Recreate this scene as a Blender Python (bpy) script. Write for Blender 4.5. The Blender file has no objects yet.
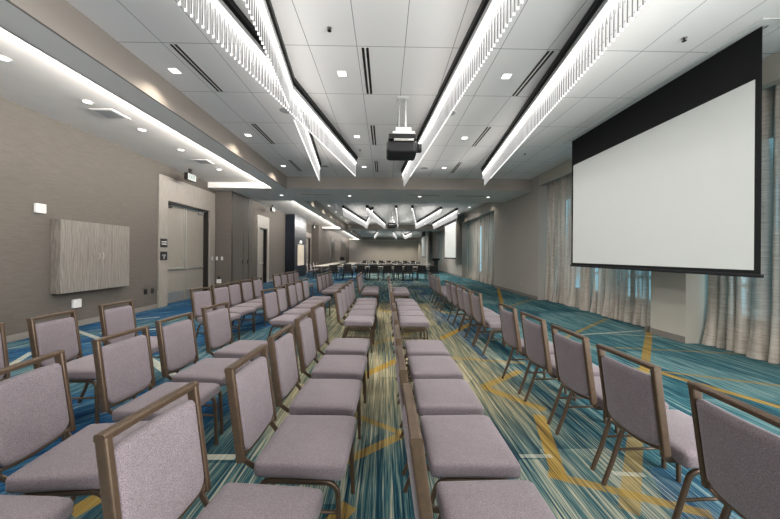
import bpy, bmesh, math, random
from mathutils import Vector, Matrix
random.seed(7)
PI = math.pi
S = bpy.context.scene
COL = S.collection

# ------------------------------------------------------------------ camera
F, HC = 310.0, 1.43
th, ro = math.atan(5 / F), math.radians(0.4)
R = Vector((math.cos(th), -math.sin(th), 0)); U = Vector((0, 0, 1)); D = Vector((math.sin(th), math.cos(th), 0))
Rc = R * math.cos(ro) + U * math.sin(ro); Uc = U * math.cos(ro) - R * math.sin(ro)
cam = bpy.data.cameras.new('camera'); cam.sensor_width = 36; cam.lens = F / 780 * 36
cam.shift_y = -4.5 / 780; cam.clip_start = 0.05; cam.clip_end = 200
co = bpy.data.objects.new('camera', cam); COL.objects.link(co)
M = Matrix((Rc, Uc, -D)).transposed().to_4x4(); M.translation = (0, 0, HC)
co.matrix_world = M
S.camera = co

# ------------------------------------------------------------------ world, exposure, lights
S.view_settings.view_transform = 'Standard'; S.view_settings.look = 'None'
S.view_settings.gamma = 1; S.view_settings.use_curve_mapping = False
S.view_settings.exposure = 0.42
S.cycles.max_bounces = 8; S.cycles.diffuse_bounces = 5; S.cycles.transparent_max_bounces = 12
W = bpy.data.worlds.new('sky'); S.world = W; W.use_nodes = True
bg = W.node_tree.nodes['Background']; bg.inputs[0].default_value = (0.30, 0.66, 0.82, 1); bg.inputs[1].default_value = 1.3

LX = 0
def area(name, loc, sx, sy, power, color=(1, 0.97, 0.93), rot=(0, 0, 0), spread=PI):
    l = bpy.data.lights.new(name, 'AREA'); l.shape = 'RECTANGLE'; l.size = sx; l.size_y = sy
    l.energy = power; l.color = color; l.spread = spread
    o = bpy.data.objects.new(name, l); o.location = loc; o.rotation_euler = rot; COL.objects.link(o); return o
def spot(name, loc, power, ang=100, blend=0.6, color=(1, 0.9, 0.76)):
    l = bpy.data.lights.new(name, 'SPOT'); l.energy = power; l.spot_size = math.radians(ang); l.spot_blend = blend
    l.color = color; l.shadow_soft_size = 0.05
    o = bpy.data.objects.new(name, l); o.location = loc; COL.objects.link(o); return o

P_DOWN, P_UP, P_SPOT, P_COVE, P_REAR, P_SIDE = 74.0, 6.5, 20.0, 21.0, 85.0, 500.0
# fill lamp added behind the camera, in front of an invented window
area('rear_fill_added', (-0.4, -3.93, 2.1), 8.8, 3.0, P_REAR, (1, 0.99, 0.98), (PI / 2, 0, 0))

area('side_fill_added', (4.93, -1.4, 2.0), 4.2, 3.0, P_SIDE, (1, 0.99, 0.98), (0, PI / 2, 0)).rotation_euler = (PI / 2, 0, PI / 2)  # unseen fill lamp added to brighten chairs and ceiling from the right

# ------------------------------------------------------------------ helpers
def link(name, me, parent=None, mat=None):
    o = bpy.data.objects.new(name, me); COL.objects.link(o)
    if parent: o.parent = parent
    if mat is not None:
        for m in (mat if isinstance(mat, (list, tuple)) else [mat]): me.materials.append(m)
    return o

class MB:
    def __init__(s): s.v = []; s.f = []; s.mi = []; s.sm = []
    def add(s, vs, fs, mi=0, smooth=False):
        n = len(s.v); s.v += [tuple(v) for v in vs]
        for f in fs: s.f.append(tuple(i + n for i in f)); s.mi.append(mi); s.sm.append(smooth)
        return s
    def box(s, x0, x1, y0, y1, z0, z1, mi=0):
        vs = [(x, y, z) for z in (z0, z1) for y in (y0, y1) for x in (x0, x1)]
        return s.add(vs, [(0, 2, 3, 1), (4, 5, 7, 6), (0, 1, 5, 4), (2, 6, 7, 3), (0, 4, 6, 2), (1, 3, 7, 5)], mi)
    def cyl(s, c, r, h, n=20, mi=0, axis='z', r2=None):
        r2 = r if r2 is None else r2; vs = []
        for k, (rr, hh) in enumerate(((r, 0), (r2, h))):
            for i in range(n):
                a = 2 * PI * i / n; p = (rr * math.cos(a), rr * math.sin(a), hh)
                if axis == 'x': p = (p[2], p[0], p[1])
                elif axis == 'y': p = (p[1], p[2], p[0])
                vs.append((c[0] + p[0], c[1] + p[1], c[2] + p[2]))
        s.add(vs, [(i, (i + 1) % n, n + (i + 1) % n, n + i) for i in range(n)], mi, True)
        return s.add(vs, [tuple(range(n - 1, -1, -1)), tuple(range(n, 2 * n))], mi)
    def tube(s, pts, w, h=None, n=8, side=(0, 1, 0), power=2.0, mi=0):
        """sweep a rounded section (half sizes w along 'side', h across) along pts"""
        h = w if h is None else h; pts = [Vector(p) for p in pts]; side = Vector(side); rings = []
        for i, p in enumerate(pts):
            a = pts[max(i - 1, 0)]; b = pts[min(i + 1, len(pts) - 1)]
            t = (b - a).normalized(); sd = (side - t * side.dot(t)).normalized(); up = t.cross(sd)
            ring = []
            for k in range(n):
                q = 2 * PI * (k + 0.5) / n; c_, s_ = math.cos(q), math.sin(q)
                c2 = math.copysign(abs(c_) ** (2 / power), c_); s2 = math.copysign(abs(s_) ** (2 / power), s_)
                ring.append(p + sd * c2 * w + up * s2 * h)
            rings.append(ring)
        vs = [v for r in rings for v in r]; fs = []
        for i in range(len(rings) - 1):
            for k in range(n): fs.append((i * n + k, i * n + (k + 1) % n, (i + 1) * n + (k + 1) % n, (i + 1) * n + k))
        s.add(vs, fs, mi, power <= 2.5)
        m = (len(rings) - 1) * n
        return s.add(vs, [tuple(range(n - 1, -1, -1)), tuple(m + k for k in range(n))], mi)
    def cushion(s, hx, hy, hz, r, n=10, fn=None, mi=0):
        """rounded box, fn(x,y,z)->(x,y,z) bends it"""
        idx = {}; vs = []; fs = []
        def vid(p):
            k = tuple(round(c, 5) for c in p)
            if k not in idx:
                q = [max(-1, min(1, c)) for c in p]; hh = (hx, hy, hz)
                full = [q[i] * hh[i] for i in range(3)]; inner = [max(-(hh[i] - r), min(hh[i] - r, full[i])) for i in range(3)]
                d = Vector([full[i] - inner[i] for i in range(3)])
                if d.length > 1e-9: d = d.normalized() * r
                v = [inner[i] + d[i] for i in range(3)]
                vs.append(fn(*v) if fn else tuple(v)); idx[k] = len(vs) - 1
            return idx[k]
        # denser towards the edges
        g = []
        for i in range(n + 1):
            t = -1 + 2 * i / n; g.append(math.copysign(abs(t) ** 0.6, t))
        for ax in range(3):
            for sg in (-1, 1):
                for i in range(n):
                    for j in range(n):
                        q = []
                        for (a, b) in ((i, j), (i + 1, j), (i + 1, j + 1), (i, j + 1)):
                            p = [0, 0, 0]; p[ax] = sg; p[(ax + 1) % 3] = g[a]; p[(ax + 2) % 3] = g[b]; q.append(vid(p))
                        fs.append(q if sg > 0 else q[::-1])
        return s.add(vs, fs, mi, True)
    def mesh(s, name):
        me = bpy.data.meshes.new(name); me.from_pydata(s.v, [], s.f); me.update()
        me.polygons.foreach_set('material_index', s.mi); me.polygons.foreach_set('use_smooth', s.sm)
        bm = bmesh.new(); bm.from_mesh(me); bmesh.ops.remove_doubles(bm, verts=bm.verts, dist=1e-5)
        bmesh.ops.recalc_face_normals(bm, faces=bm.faces); bm.to_mesh(me); bm.free(); return me
    def obj(s, name, mat, parent=None, bevel=0):
        o = link(name, s.mesh(name), parent, mat)
        if bevel:
            b = o.modifiers.new('bevel', 'BEVEL'); b.width = bevel; b.segments = 2; b.limit_method = 'ANGLE'
        return o

def tag(o, label=None, cat=None, group=None, kind=None):
    if label: o['label'] = label
    if cat: o['category'] = cat
    if group: o['group'] = group
    if kind: o['kind'] = kind
    return o
def empty(name, loc, rz=0, label=None, cat=None, group=None):
    o = bpy.data.objects.new(name, None); COL.objects.link(o); o.location = loc; o.rotation_euler = (0, 0, rz)
    o.empty_display_size = 0.1
    return tag(o, label, cat, group)
def struct(name, mb, mat, parent=None, bevel=0):
    o = mb.obj(name, mat, parent, bevel)
    if parent is None: o['kind'] = 'structure'
    return o
def kids(o): return [c for c in KIDS.get(o.name, [])]
KIDS = {}
def register(root):
    for o in COL.objects:
        if o.parent: KIDS.setdefault(o.parent.name, [])
    KIDS[root.name] = [o for o in COL.objects if o.parent == root]
    for k in KIDS[root.name]: KIDS[k.name] = [o for o in COL.objects if o.parent == k]
def dup(root, loc, rz, label, group=None):
    r = root.copy(); COL.objects.link(r); r.location = loc; r.rotation_euler = (0, 0, rz); r['label'] = label
    if group: r['group'] = group
    for k in KIDS[root.name]:
        c = k.copy(); COL.objects.link(c); c.parent = r
        for g in KIDS.get(k.name, []):
            d = g.copy(); COL.objects.link(d); d.parent = c
    return r

# ------------------------------------------------------------------ materials
class NT:
    def __init__(s, name):
        s.m = bpy.data.materials.new(name); s.m.use_nodes = True; s.t = s.m.node_tree; s.n = s.t.nodes; s.l = s.t.links
        s.b = s.n['Principled BSDF']; s.out = s.n['Material Output']
    def new(s, ty, **kw):
        o = s.n.new(ty)
        for k, v in kw.items(): setattr(o, k, v)
        return o
    def set(s, sock, v):
        if isinstance(v, bpy.types.NodeSocket): s.l.new(v, sock)
        else: sock.default_value = v
    def math(s, op, a, b=0.0, c=0.0, clamp=False):
        o = s.new('ShaderNodeMath', operation=op, use_clamp=clamp)
        for i, v in enumerate((a, b, c)): s.set(o.inputs[i], v)
        return o.outputs[0]
    def mix(s, fac, a, b, blend='MIX'):
        o = s.new('ShaderNodeMix', data_type='RGBA', blend_type=blend)
        s.set(o.inputs[0], fac); s.set(o.inputs[6], a); s.set(o.inputs[7], b); return o.outputs[2]
    def coord(s, kind='Object'):
        return s.new('ShaderNodeTexCoord').outputs[kind]
    def pos(s): return s.new('ShaderNodeNewGeometry').outputs['Position']
    def mapping(s, vec, scale=(1, 1, 1), rot=(0, 0, 0), loc=(0, 0, 0)):
        o = s.new('ShaderNodeMapping'); s.l.new(vec, o.inputs[0]); o.inputs['Scale'].default_value = scale
        o.inputs['Rotation'].default_value = rot; o.inputs['Location'].default_value = loc; return o.outputs[0]
    def noise(s, vec, scale=5, detail=3, rough=0.5):
        o = s.new('ShaderNodeTexNoise'); s.l.new(vec, o.inputs['Vector']); o.inputs['Scale'].default_value = scale
        o.inputs['Detail'].default_value = detail; o.inputs['Roughness'].default_value = rough; return o.outputs[0]
    def ramp(s, fac, stops, interp='LINEAR'):
        o = s.new('ShaderNodeValToRGB'); s.l.new(fac, o.inputs[0]); cr = o.color_ramp; cr.interpolation = interp
        while len(cr.elements) < len(stops): cr.elements.new(0.5)
        for e, (p, c) in zip(cr.elements, stops): e.position = p; e.color = (*c, 1)
        return o.outputs[0]
    def bump(s, h, strength=0.3, dist=0.01):
        o = s.new('ShaderNodeBump'); s.l.new(h, o.inputs['Height']); o.inputs['Strength'].default_value = strength
        o.inputs['Distance'].default_value = dist; s.l.new(o.outputs[0], s.b.inputs['Normal'])

def plain(name, col, rough=0.6, metal=0.0, spec=0.3, var=0.06, scale=30):
    t = NT(name); n = t.noise(t.coord(), scale, 3)
    a = tuple(c * (1 - var) for c in col); b = tuple(min(1, c * (1 + var)) for c in col)
    t.l.new(t.ramp(n, [(0.3, a), (0.7, b)]), t.b.inputs['Base Color'])
    t.b.inputs['Roughness'].default_value = rough; t.b.inputs['Metallic'].default_value = metal
    t.b.inputs['Specular IOR Level'].default_value = spec; return t.m
def glow(name, col, strength, sample=False, base=0.8):
    t = NT(name); t.b.inputs['Base Color'].default_value = (base, base, base, 1)
    t.b.inputs['Emission Color'].default_value = (*col, 1); t.b.inputs['Emission Strength'].default_value = strength
    t.m.cycles.emission_sampling = 'AUTO' if sample else 'NONE'; return t.m

# ceiling tiles: faint joints on a 0.605 x 1.16 m grid
def ceiling_mat():
    t = NT('ceiling_tile'); xyz = t.new('ShaderNodeSeparateXYZ'); t.l.new(t.pos(), xyz.inputs[0])
    def lines(sock, x0, p, w):
        q = t.math('DIVIDE', t.math('SUBTRACT', sock, x0 - 50 * p), p); fr = t.math('FRACT', q)
        d = t.math('MINIMUM', fr, t.math('SUBTRACT', 1.0, fr)); return t.math('LESS_THAN', t.math('MULTIPLY', d, p), w)
    a = lines(xyz.outputs[0], -0.372, 0.605, 0.0042); b = lines(xyz.outputs[1], 3.9, 1.16, 0.0045)
    ln = t.math('MAXIMUM', a, b)
    n = t.noise(t.pos(), 120, 2); n2 = t.noise(t.pos(), 1.2, 2)
    base = t.mix(t.math('MULTIPLY', n, 0.5), (0.81, 0.785, 0.77, 1), (0.89, 0.865, 0.85, 1))
    base = t.mix(t.math('MULTIPLY', n2, 0.12), base, (0.55, 0.55, 0.55, 1))
    t.l.new(t.mix(ln, base, (0.27, 0.27, 0.27, 1)), t.b.inputs['Base Color'])
    t.b.inputs['Roughness'].default_value = 0.9; t.b.inputs['Specular IOR Level'].default_value = 0.1; return t.m

def wallpaper(name, c0, c1):
    t = NT(name); p = t.pos()
    n = t.noise(t.mapping(p, (1.5, 1.5, 60)), 3, 4, 0.6); n2 = t.noise(t.mapping(p, (30, 30, 200)), 2, 2)
    f = t.math('ADD', t.math('MULTIPLY', n, 0.65), t.math('MULTIPLY', n2, 0.35))
    t.l.new(t.ramp(f, [(0.35, c0), (0.65, c1)]), t.b.inputs['Base Color'])
    t.b.inputs['Roughness'].default_value = 0.75; t.b.inputs['Specular IOR Level'].default_value = 0.2
    t.bump(f, 0.12, 0.004); return t.m

def wood(name, c0, c1, c2):
    t = NT(name); p = t.coord()
    n = t.noise(t.mapping(p, (1, 9, 0.9)), 3.5, 5, 0.65)
    w = t.new('ShaderNodeTexWave', wave_type='BANDS', bands_direction='Y'); t.l.new(t.mapping(p, (1, 1, 0.12)), w.inputs[0])
    w.inputs['Scale'].default_value = 9; w.inputs['Distortion'].default_value = 11; w.inputs['Detail'].default_value = 3; w.inputs['Detail Scale'].default_value = 1.4
    f = t.math('ADD', t.math('MULTIPLY', n, 0.6), t.math('MULTIPLY', w.outputs[0 if True else 1], 0.4))
    t.l.new(t.ramp(f, [(0.25, c0), (0.5, c1), (0.75, c2)]), t.b.inputs['Base Color'])
    t.b.inputs['Roughness'].default_value = 0.55; return t.m

def fabric(name, c0, c1):
    t = NT(name); p = t.coord()
    n = t.noise(t.mapping(p, (260, 260, 260)), 1, 2, 0.7); n2 = t.noise(p, 11, 3)
    wv = t.new('ShaderNodeTexVoronoi'); t.l.new(p, wv.inputs['Vector']); wv.inputs['Scale'].default_value = 330
    f = t.math('ADD', t.math('MULTIPLY', n, 0.6), t.math('MULTIPLY', wv.outputs['Distance'], 0.4))
    c = t.ramp(f, [(0.25, c0), (0.65, c1)])
    c = t.mix(t.math('MULTIPLY', n2, 0.25), c, (c0[0] * 1.05, c0[1] * 0.98, c0[2] * 0.92, 1))
    t.l.new(c, t.b.inputs['Base Color']); t.b.inputs['Roughness'].default_value = 0.95
    t.b.inputs['Specular IOR Level'].default_value = 0.1; t.b.inputs['Sheen Weight'].default_value = 0.15
    t.bump(f, 0.25, 0.002); return t.m

def curtain_mat():
    t = NT('sheer_curtain'); p = t.pos()
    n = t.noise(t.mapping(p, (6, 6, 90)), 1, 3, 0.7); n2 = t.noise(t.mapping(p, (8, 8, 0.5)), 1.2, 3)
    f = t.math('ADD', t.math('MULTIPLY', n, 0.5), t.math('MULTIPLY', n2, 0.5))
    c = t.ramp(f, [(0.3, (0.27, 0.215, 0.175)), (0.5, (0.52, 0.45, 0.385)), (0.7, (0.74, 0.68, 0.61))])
    df = t.new('ShaderNodeBsdfDiffuse'); tr = t.new('ShaderNodeBsdfTranslucent'); tp = t.new('ShaderNodeBsdfTransparent')
    t.l.new(c, df.inputs[0]); t.l.new(c, tr.inputs[0])
    m1 = t.new('ShaderNodeMixShader'); m1.inputs[0].default_value = 0.1; t.l.new(df.outputs[0], m1.inputs[1]); t.l.new(tr.outputs[0], m1.inputs[2])
    m2 = t.new('ShaderNodeMixShader'); sh = t.new('ShaderNodeMapRange'); t.l.new(t.noise(t.mapping(p, (1, 5, 0.35), loc=(2, 5, 1)), 1, 3), sh.inputs[0])
    for i_, v_ in ((1, .5), (2, .68), (3, .03), (4, .5)): sh.inputs[i_].default_value = v_
    t.l.new(sh.outputs[0], m2.inputs[0])
    t.l.new(m1.outputs[0], m2.inputs[1]); t.l.new(tp.outputs[0], m2.inputs[2]); t.l.new(m2.outputs[0], t.out.inputs[0]); return t.m

# carpet: streaks along the room, colour zones, gold and cream angular bands
def Uz0(px, py):
    a, b = px - 390, py - 255
    a, b = a * math.cos(ro) + b * math.sin(ro), -a * math.sin(ro) + b * math.cos(ro)
    u, v = a / F, -b / F; d = (D.x + u * D.y, D.y - u * D.x, v); k = -HC / d[2]; return (k * d[0], k * d[1])
BANDS = [  # (x0,y0,x1,y1, half width, tone 0 gold / 1 cream, opacity) on the floor in metres
]
def carpet_mat(bands):
    t = NT('carpet'); p = t.pos(); xyz = t.new('ShaderNodeSeparateXYZ'); t.l.new(p, xyz.inputs[0]); X, Y = xyz.outputs[0], xyz.outputs[1]
    # streak fields
    s1 = t.noise(t.mapping(p, (42, 0.9, 1)), 1, 4, 0.75)
    s2 = t.noise(t.mapping(p, (95, 1.6, 1), loc=(3, 7, 0)), 1, 2, 0.6)
    s4 = t.noise(t.mapping(p, (170, 2.5, 1), loc=(5, 1, 0)), 1, 1, 0.5)
    s3 = t.noise(t.mapping(p, (14, 0.55, 1), loc=(11, 3, 0)), 1, 2, 0.5)
    st = t.math('ADD', t.math('ADD', t.math('MULTIPLY', s1, 0.5), t.math('MULTIPLY', s2, 0.28)), t.math('MULTIPLY', s3, 0.22))
    st = t.math('ADD', t.math('MULTIPLY', t.math('SUBTRACT', st, 0.5), 1.35), t.math('ADD', 0.5, t.math('MULTIPLY', t.math('SUBTRACT', s4, 0.5), 0.3)))
    # streaks of the blue zone run a little askew
    q = t.mapping(p, (1, 1, 1), rot=(0, 0, math.radians(38)))
    b1 = t.noise(t.mapping(q, (9, 0.8, 1)), 1, 5, 0.8); b2 = t.noise(t.mapping(q, (28, 1.3, 1)), 1, 3, 0.7)
    bs = t.math('ADD', t.math('MULTIPLY', b1, 0.6), t.math('MULTIPLY', b2, 0.4))
    # patches (rectangles staggered) that step the tone
    vor = t.new('ShaderNodeTexVoronoi', distance='CHEBYCHEV'); t.l.new(t.mapping(p, (1.5, 0.75, 1)), vor.inputs['Vector']); vor.inputs['Scale'].default_value = 1.0
    sep = t.new('ShaderNodeSeparateColor'); t.l.new(vor.outputs['Color'], sep.inputs[0]); cell = sep.outputs[0]
    stp = t.math('ADD', st, t.math('MULTIPLY', t.math('SUBTRACT', cell, 0.5), 0.10))
    teal = t.ramp(stp, [(0.37, (0.006, 0.018, 0.035)), (0.44, (0.015, 0.055, 0.08)), (0.50, (0.04, 0.11, 0.125)), (0.55, (0.13, 0.19, 0.17)), (0.62, (0.36, 0.36, 0.28))])
    sand = t.ramp(stp, [(0.34, (0.03, 0.065, 0.07)), (0.43, (0.11, 0.145, 0.11)), (0.5, (0.25, 0.22, 0.135)), (0.57, (0.36, 0.32, 0.20)), (0.66, (0.46, 0.42, 0.30))])
    blue = t.ramp(bs, [(0.36, (0.004, 0.012, 0.04)), (0.44, (0.007, 0.030, 0.09)), (0.51, (0.013, 0.072, 0.165)), (0.57, (0.045, 0.14, 0.21)), (0.62, (0.36, 0.38, 0.37))])
    # zones
    zn = t.noise(t.mapping(p, (0.55, 0.35, 1), loc=(2.2, 0.4, 0)), 1, 2)
    def sm(v, a, b):
        o = t.new('ShaderNodeMapRange', interpolation_type='SMOOTHSTEP'); t.set(o.inputs[0], v); o.inputs[1].default_value = a; o.inputs[2].default_value = b; return o.outputs[0]
    zx = t.math('ADD', X, t.math('MULTIPLY', t.math('SUBTRACT', zn, 0.5), 1.6))
    f_blue = t.math('SUBTRACT', 1.0, sm(zx, -1.9, -1.1))
    f_sand = t.math('MULTIPLY', t.math('MULTIPLY', sm(Y, 2.0, 3.2), t.math('SUBTRACT', 1.0, sm(Y, 8.6, 10.0))), t.math('MULTIPLY', sm(zx, -1.5, -1.0), t.math('SUBTRACT', 1.0, sm(zx, 1.1, 1.6))))
    rt = t.ramp(stp, [(0.36, (0.006, 0.028, 0.05)), (0.44, (0.022, 0.085, 0.115)), (0.52, (0.05, 0.155, 0.18)), (0.62, (0.20, 0.29, 0.28))])
    c = t.mix(t.math('MULTIPLY', f_sand, 0.9), teal, sand); c = t.mix(f_blue, c, t.mix(t.math('MULTIPLY', sm(t.noise(t.mapping(q, (1.1, 0.45, 1), loc=(4, 2, 0)), 1, 2), .48, .56), .75), blue, t.mix(.4, teal, rt)))
    # right hand aisle leans to plain teal; blue flecks under the right hand row
    c = t.mix(sm(zx, 1.7, 2.2), c, rt)
    fl = t.math('MULTIPLY', t.math('GREATER_THAN', sep.outputs[1], 0.66), t.math('MULTIPLY', sm(zx, 1.0, 1.2), t.math('SUBTRACT', 1.0, sm(zx, 1.9, 2.4))))
    c = t.mix(t.math('MULTIPLY', fl, 0.45), c, t.ramp(st, [(0.36, (0.004, 0.012, 0.05)), (0.48, (0.01, 0.055, 0.17)), (0.6, (0.05, 0.16, 0.28)), (0.68, (0.4, 0.42, 0.4))]))
    # bands
    gold = t.ramp(st, [(0.36, (0.12, 0.075, 0.02)), (0.5, (0.33, 0.21, 0.04)), (0.64, (0.42, 0.31, 0.10))])
    cream = t.ramp(st, [(0.36, (0.2, 0.25, 0.22)), (0.5, (0.42, 0.43, 0.36)), (0.64, (0.55, 0.54, 0.46))])
    for (x0, y0, x1, y1, w, tone, op) in bands:
        dx, dy = x1 - x0, y1 - y0; L = math.hypot(dx, dy); dx /= L; dy /= L
        rx, ry = t.math('SUBTRACT', X, x0), t.math('SUBTRACT', Y, y0)
        al = t.math('ADD', t.math('MULTIPLY', rx, dx), t.math('MULTIPLY', ry, dy))
        ac = t.math('ABSOLUTE', t.math('SUBTRACT', t.math('MULTIPLY', rx, dy), t.math('MULTIPLY', ry, dx)))
        m = t.math('MULTIPLY', t.math('LESS_THAN', ac, w), t.math('MULTIPLY', t.math('GREATER_THAN', al, 0.0), t.math('LESS_THAN', al, L)))
        m = t.math('MULTIPLY', m, t.math('MULTIPLY', sm(s1, 0.30, 0.46), op))
        c = t.mix(m, c, cream if tone else gold)
    c = t.mix(1.0, c, (0.87, 0.85, 0.83, 1), 'MULTIPLY')
    t.l.new(c, t.b.inputs['Base Color']); t.b.inputs['Roughness'].default_value = 0.95; t.b.inputs['Specular IOR Level'].default_value = 0.08
    t.bump(t.noise(p, 400, 2), 0.3, 0.004); return t.m
for (a, b, w, tone, op) in [
    ((650, 326), (637, 425), 0.05, 0, .9), ((636, 430), (629, 512), 0.05, 0, .6), ((539, 415), (560, 478), 0.05, 0, .9), ((548, 474), (712, 515), 0.035, 0, .8),
    ((654, 371), (790, 410), 0.05, 0, .9), ((600, 364), (790, 387), 0.03, 0, .7), ((565, 345), (745, 354), 0.03, 0, .6),
    ((575, 335), (652, 330), 0.025, 1, .9), ((600, 333), (690, 339), 0.02, 1, .8), ((612, 473), (645, 475), 0.02, 1, .7), ((520, 456), (552, 456), 0.02, 1, .6),
    ((483, 387), (520, 371), 0.05, 0, .8), ((483, 387), (545, 410), 0.05, 0, .85), ((440, 357), (525, 363), 0.04, 0, .6),
    ((441, 339), (470, 324), 0.06, 0, 1), ((360, 377), (402, 358), 0.06, 0, 1), ((352, 414), (404, 434), 0.03, 0, .7),
    ((404, 434), (335, 466), 0.04, 0, .75), ((498, 287), (502, 304), 0.06, 0, 1), ((503, 308), (545, 296), 0.05, 0, .6),
    ((560, 340), (606, 319), 0.04, 0, .7), ((145, 356), (172, 375), 0.05, 1, .8), ((70, 514), (112, 490), 0.06, 0, .9),
    ((330, 525), (350, 505), 0.05, 0, .8), ((205, 457), (236, 457), 0.03, 1, 1), ((60, 325), (118, 345), 0.04, 1, .9),
    ((105, 322), (160, 317), 0.05, 1, .8), ((100, 333), (170, 328), 0.05, 1, .8), ((360, 306), (420, 318), 0.1, 0, .5),
    ((370, 345), (420, 330), 0.05, 0, .5), ((0, 372), (32, 352), 0.04, 1, .8), ((395, 300), (470, 318), 0.08, 0, .5)]:
    (x0, y0), (x1, y1) = Uz0(*a), Uz0(*b); BANDS.append((x0, y0, x1, y1, w, tone, op))

MT = dict(
    ceiling=ceiling_mat(), carpet=carpet_mat(BANDS),
    paint=plain('white_paint', (0.87, 0.83, 0.785), 0.8, scale=3, var=0.02),
    taupe=plain('taupe_paint', (0.30, 0.265, 0.235), 0.75, scale=2, var=0.03),
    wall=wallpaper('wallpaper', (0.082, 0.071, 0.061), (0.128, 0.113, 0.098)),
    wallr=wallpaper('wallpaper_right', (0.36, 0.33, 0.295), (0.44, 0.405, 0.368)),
    pillar=plain('pillar_paint', (0.47, 0.435, 0.375), 0.7, scale=2, var=0.03),
    base=plain('baseboard', (0.20, 0.18, 0.16), 0.6),
    greywood=wood('grey_oak', (0.125, 0.110, 0.094), (0.178, 0.160, 0.139), (0.22, 0.2, 0.176)),
    surround=wood('surround_wood', (0.215, 0.19, 0.162), (0.26, 0.232, 0.2), (0.30, 0.27, 0.237)),
    leaf=plain('door_paint', (0.26, 0.232, 0.198), 0.5, scale=4, var=0.03),
    dark=plain('dark_bronze', (0.025, 0.022, 0.02), 0.4, 0.4),
    black=plain('black_plastic', (0.012, 0.012, 0.013), 0.5),
    blackwall=plain('black_panel', (0.012, 0.016, 0.024), 0.35, scale=3, var=0.2),
    steel=plain('brushed_steel', (0.5, 0.48, 0.45), 0.35, 0.8),
    white=plain('white_plastic', (0.72, 0.71, 0.69), 0.4),
    grey=plain('grey_plastic', (0.36, 0.36, 0.36), 0.6),
    fabric=fabric('mauve_fabric', (0.064, 0.053, 0.059), (0.232, 0.194, 0.211)),
    bronze=plain('bronze_metal', (0.088, 0.058, 0.037), 0.38, 0.5, 0.5, 0.12, 40),
    mesh=plain('black_mesh', (0.04, 0.038, 0.037), 0.8, scale=200, var=0.5),
    cloth=plain('table_linen', (0.42, 0.39, 0.35), 0.9, scale=8),
    tabletop=plain('table_laminate', (0.22, 0.19, 0.15), 0.5, scale=6),
    screen=plain('screen_white', (0.60, 0.615, 0.595), 0.95, 0, 0.05, 0.005, 3),
    screenblack=plain('screen_masking', (0.016, 0.016, 0.017), 0.9, 0, 0.1),
    silver=plain('silver_housing', (0.42, 0.42, 0.42), 0.4, 0.5),
    curtain=curtain_mat(),
    led=glow('led_line', (1, 0.985, 0.96), 2.2), cove=glow('cove_led', (1, 0.96, 0.9), 1.6),
    lamp=glow('downlight_glow', (1, 0.97, 0.92), 2.5), signgreen=glow('exit_green', (0.05, 0.45, 0.22), 0.25, base=.1),
    signwhite=glow('exit_face', (0.55, 0.75, 0.66), 0.12, base=.35), fillpane=glow('fill_pane_glow', (1, .99, .97), 1.2), cream=plain('cream_panel', (0.62, 0.55, 0.44), 0.7),  # pane glow serves only the added windows behind the camera
)
def rod_mat():
    t = NT('acrylic_rod'); p = t.coord(); xyz = t.new('ShaderNodeSeparateXYZ'); t.l.new(p, xyz.inputs[0])
    edge = t.math('GREATER_THAN', t.math('ABSOLUTE', xyz.outputs[0]), 0.0065)
    tip = t.math('LESS_THAN', xyz.outputs[2], -0.345)
    g = t.math('ADD', 0.05, t.math('ADD', t.math('MULTIPLY', edge, 0.62), t.math('MULTIPLY', tip, 0.8)))
    t.b.inputs['Base Color'].default_value = (0.06, 0.06, 0.06, 1); t.b.inputs['Roughness'].default_value = 0.35
    t.b.inputs['Emission Color'].default_value = (1, 0.99, 0.97, 1); t.l.new(g, t.b.inputs['Emission Strength'])
    t.m.cycles.emission_sampling = 'NONE'; return t.m
MT['rod'] = rod_mat()
def glass_mat():
    t = NT('window_glass'); t.b.inputs['Base Color'].default_value = (0.75, 0.92, 0.95, 1); t.b.inputs['Roughness'].default_value = 0.02
    t.b.inputs['Transmission Weight'].default_value = 1.0; t.b.inputs['IOR'].default_value = 1.05; return t.m
MT['glass'] = glass_mat()

# ------------------------------------------------------------------ room shell
XL, XR, XO = -5.96, 4.98, 5.75          # left wall, right wall face, outer window plane
YB, YE = -4.0, 47.0                       # wall behind the camera, far wall
ZC, ZS, ZA = 4.05, 3.65, 3.83             # ceiling, beam underside, side aisle ceiling
S0, S1 = -3.81, -3.33                     # long soffit beam
H1, H1b, H2, H2b = 10.5, 12.9, 26.7, 28.7 # cross beams
struct('floor', MB().box(XL - .3, XO + .3, YB - .2, YE + .2, -0.1, 0), MT['carpet'])
struct('ceiling', MB().box(S1, XO + .3, YB - .2, YE + .2, ZC, ZC + .1), MT['ceiling'])
struct('ceiling_aisle', MB().box(XL - .3, S0 + .3, YB - .2, YE + .2, ZA, ZA + .32), MT['paint'])
for k, (a, b) in enumerate(((YB, H1), (H1b, H2), (H2b, YE - .9))):
    # the beam: taupe inner face and grey underside
    sf = MB(); sf.box(S1 - .03, S1, a, b, ZS, ZC + .05, 0); sf.box(S0, S1 - .03, a, b, ZS, ZS + .05, 1); sf.box(S0, S0 + .03, a, b, ZS, ZS + .09, 1)
    struct('beam_soffit_%d' % (k + 1), sf, [MT['taupe'], MT['paint']])
    cv = MB().box(S0 + .06, S0 + .1, a + .02, b - .02, ZS + .055, ZS + .075)
    struct('trim_cove_light_%d' % (k + 1), cv, MT['cove'])
    area('cove_strip', (S0 - .02, (a + b) / 2, ZS + .12), .03, b - a - .1, P_COVE * (b - a), (1, .97, .93), (0, math.radians(118), 0))
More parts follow.
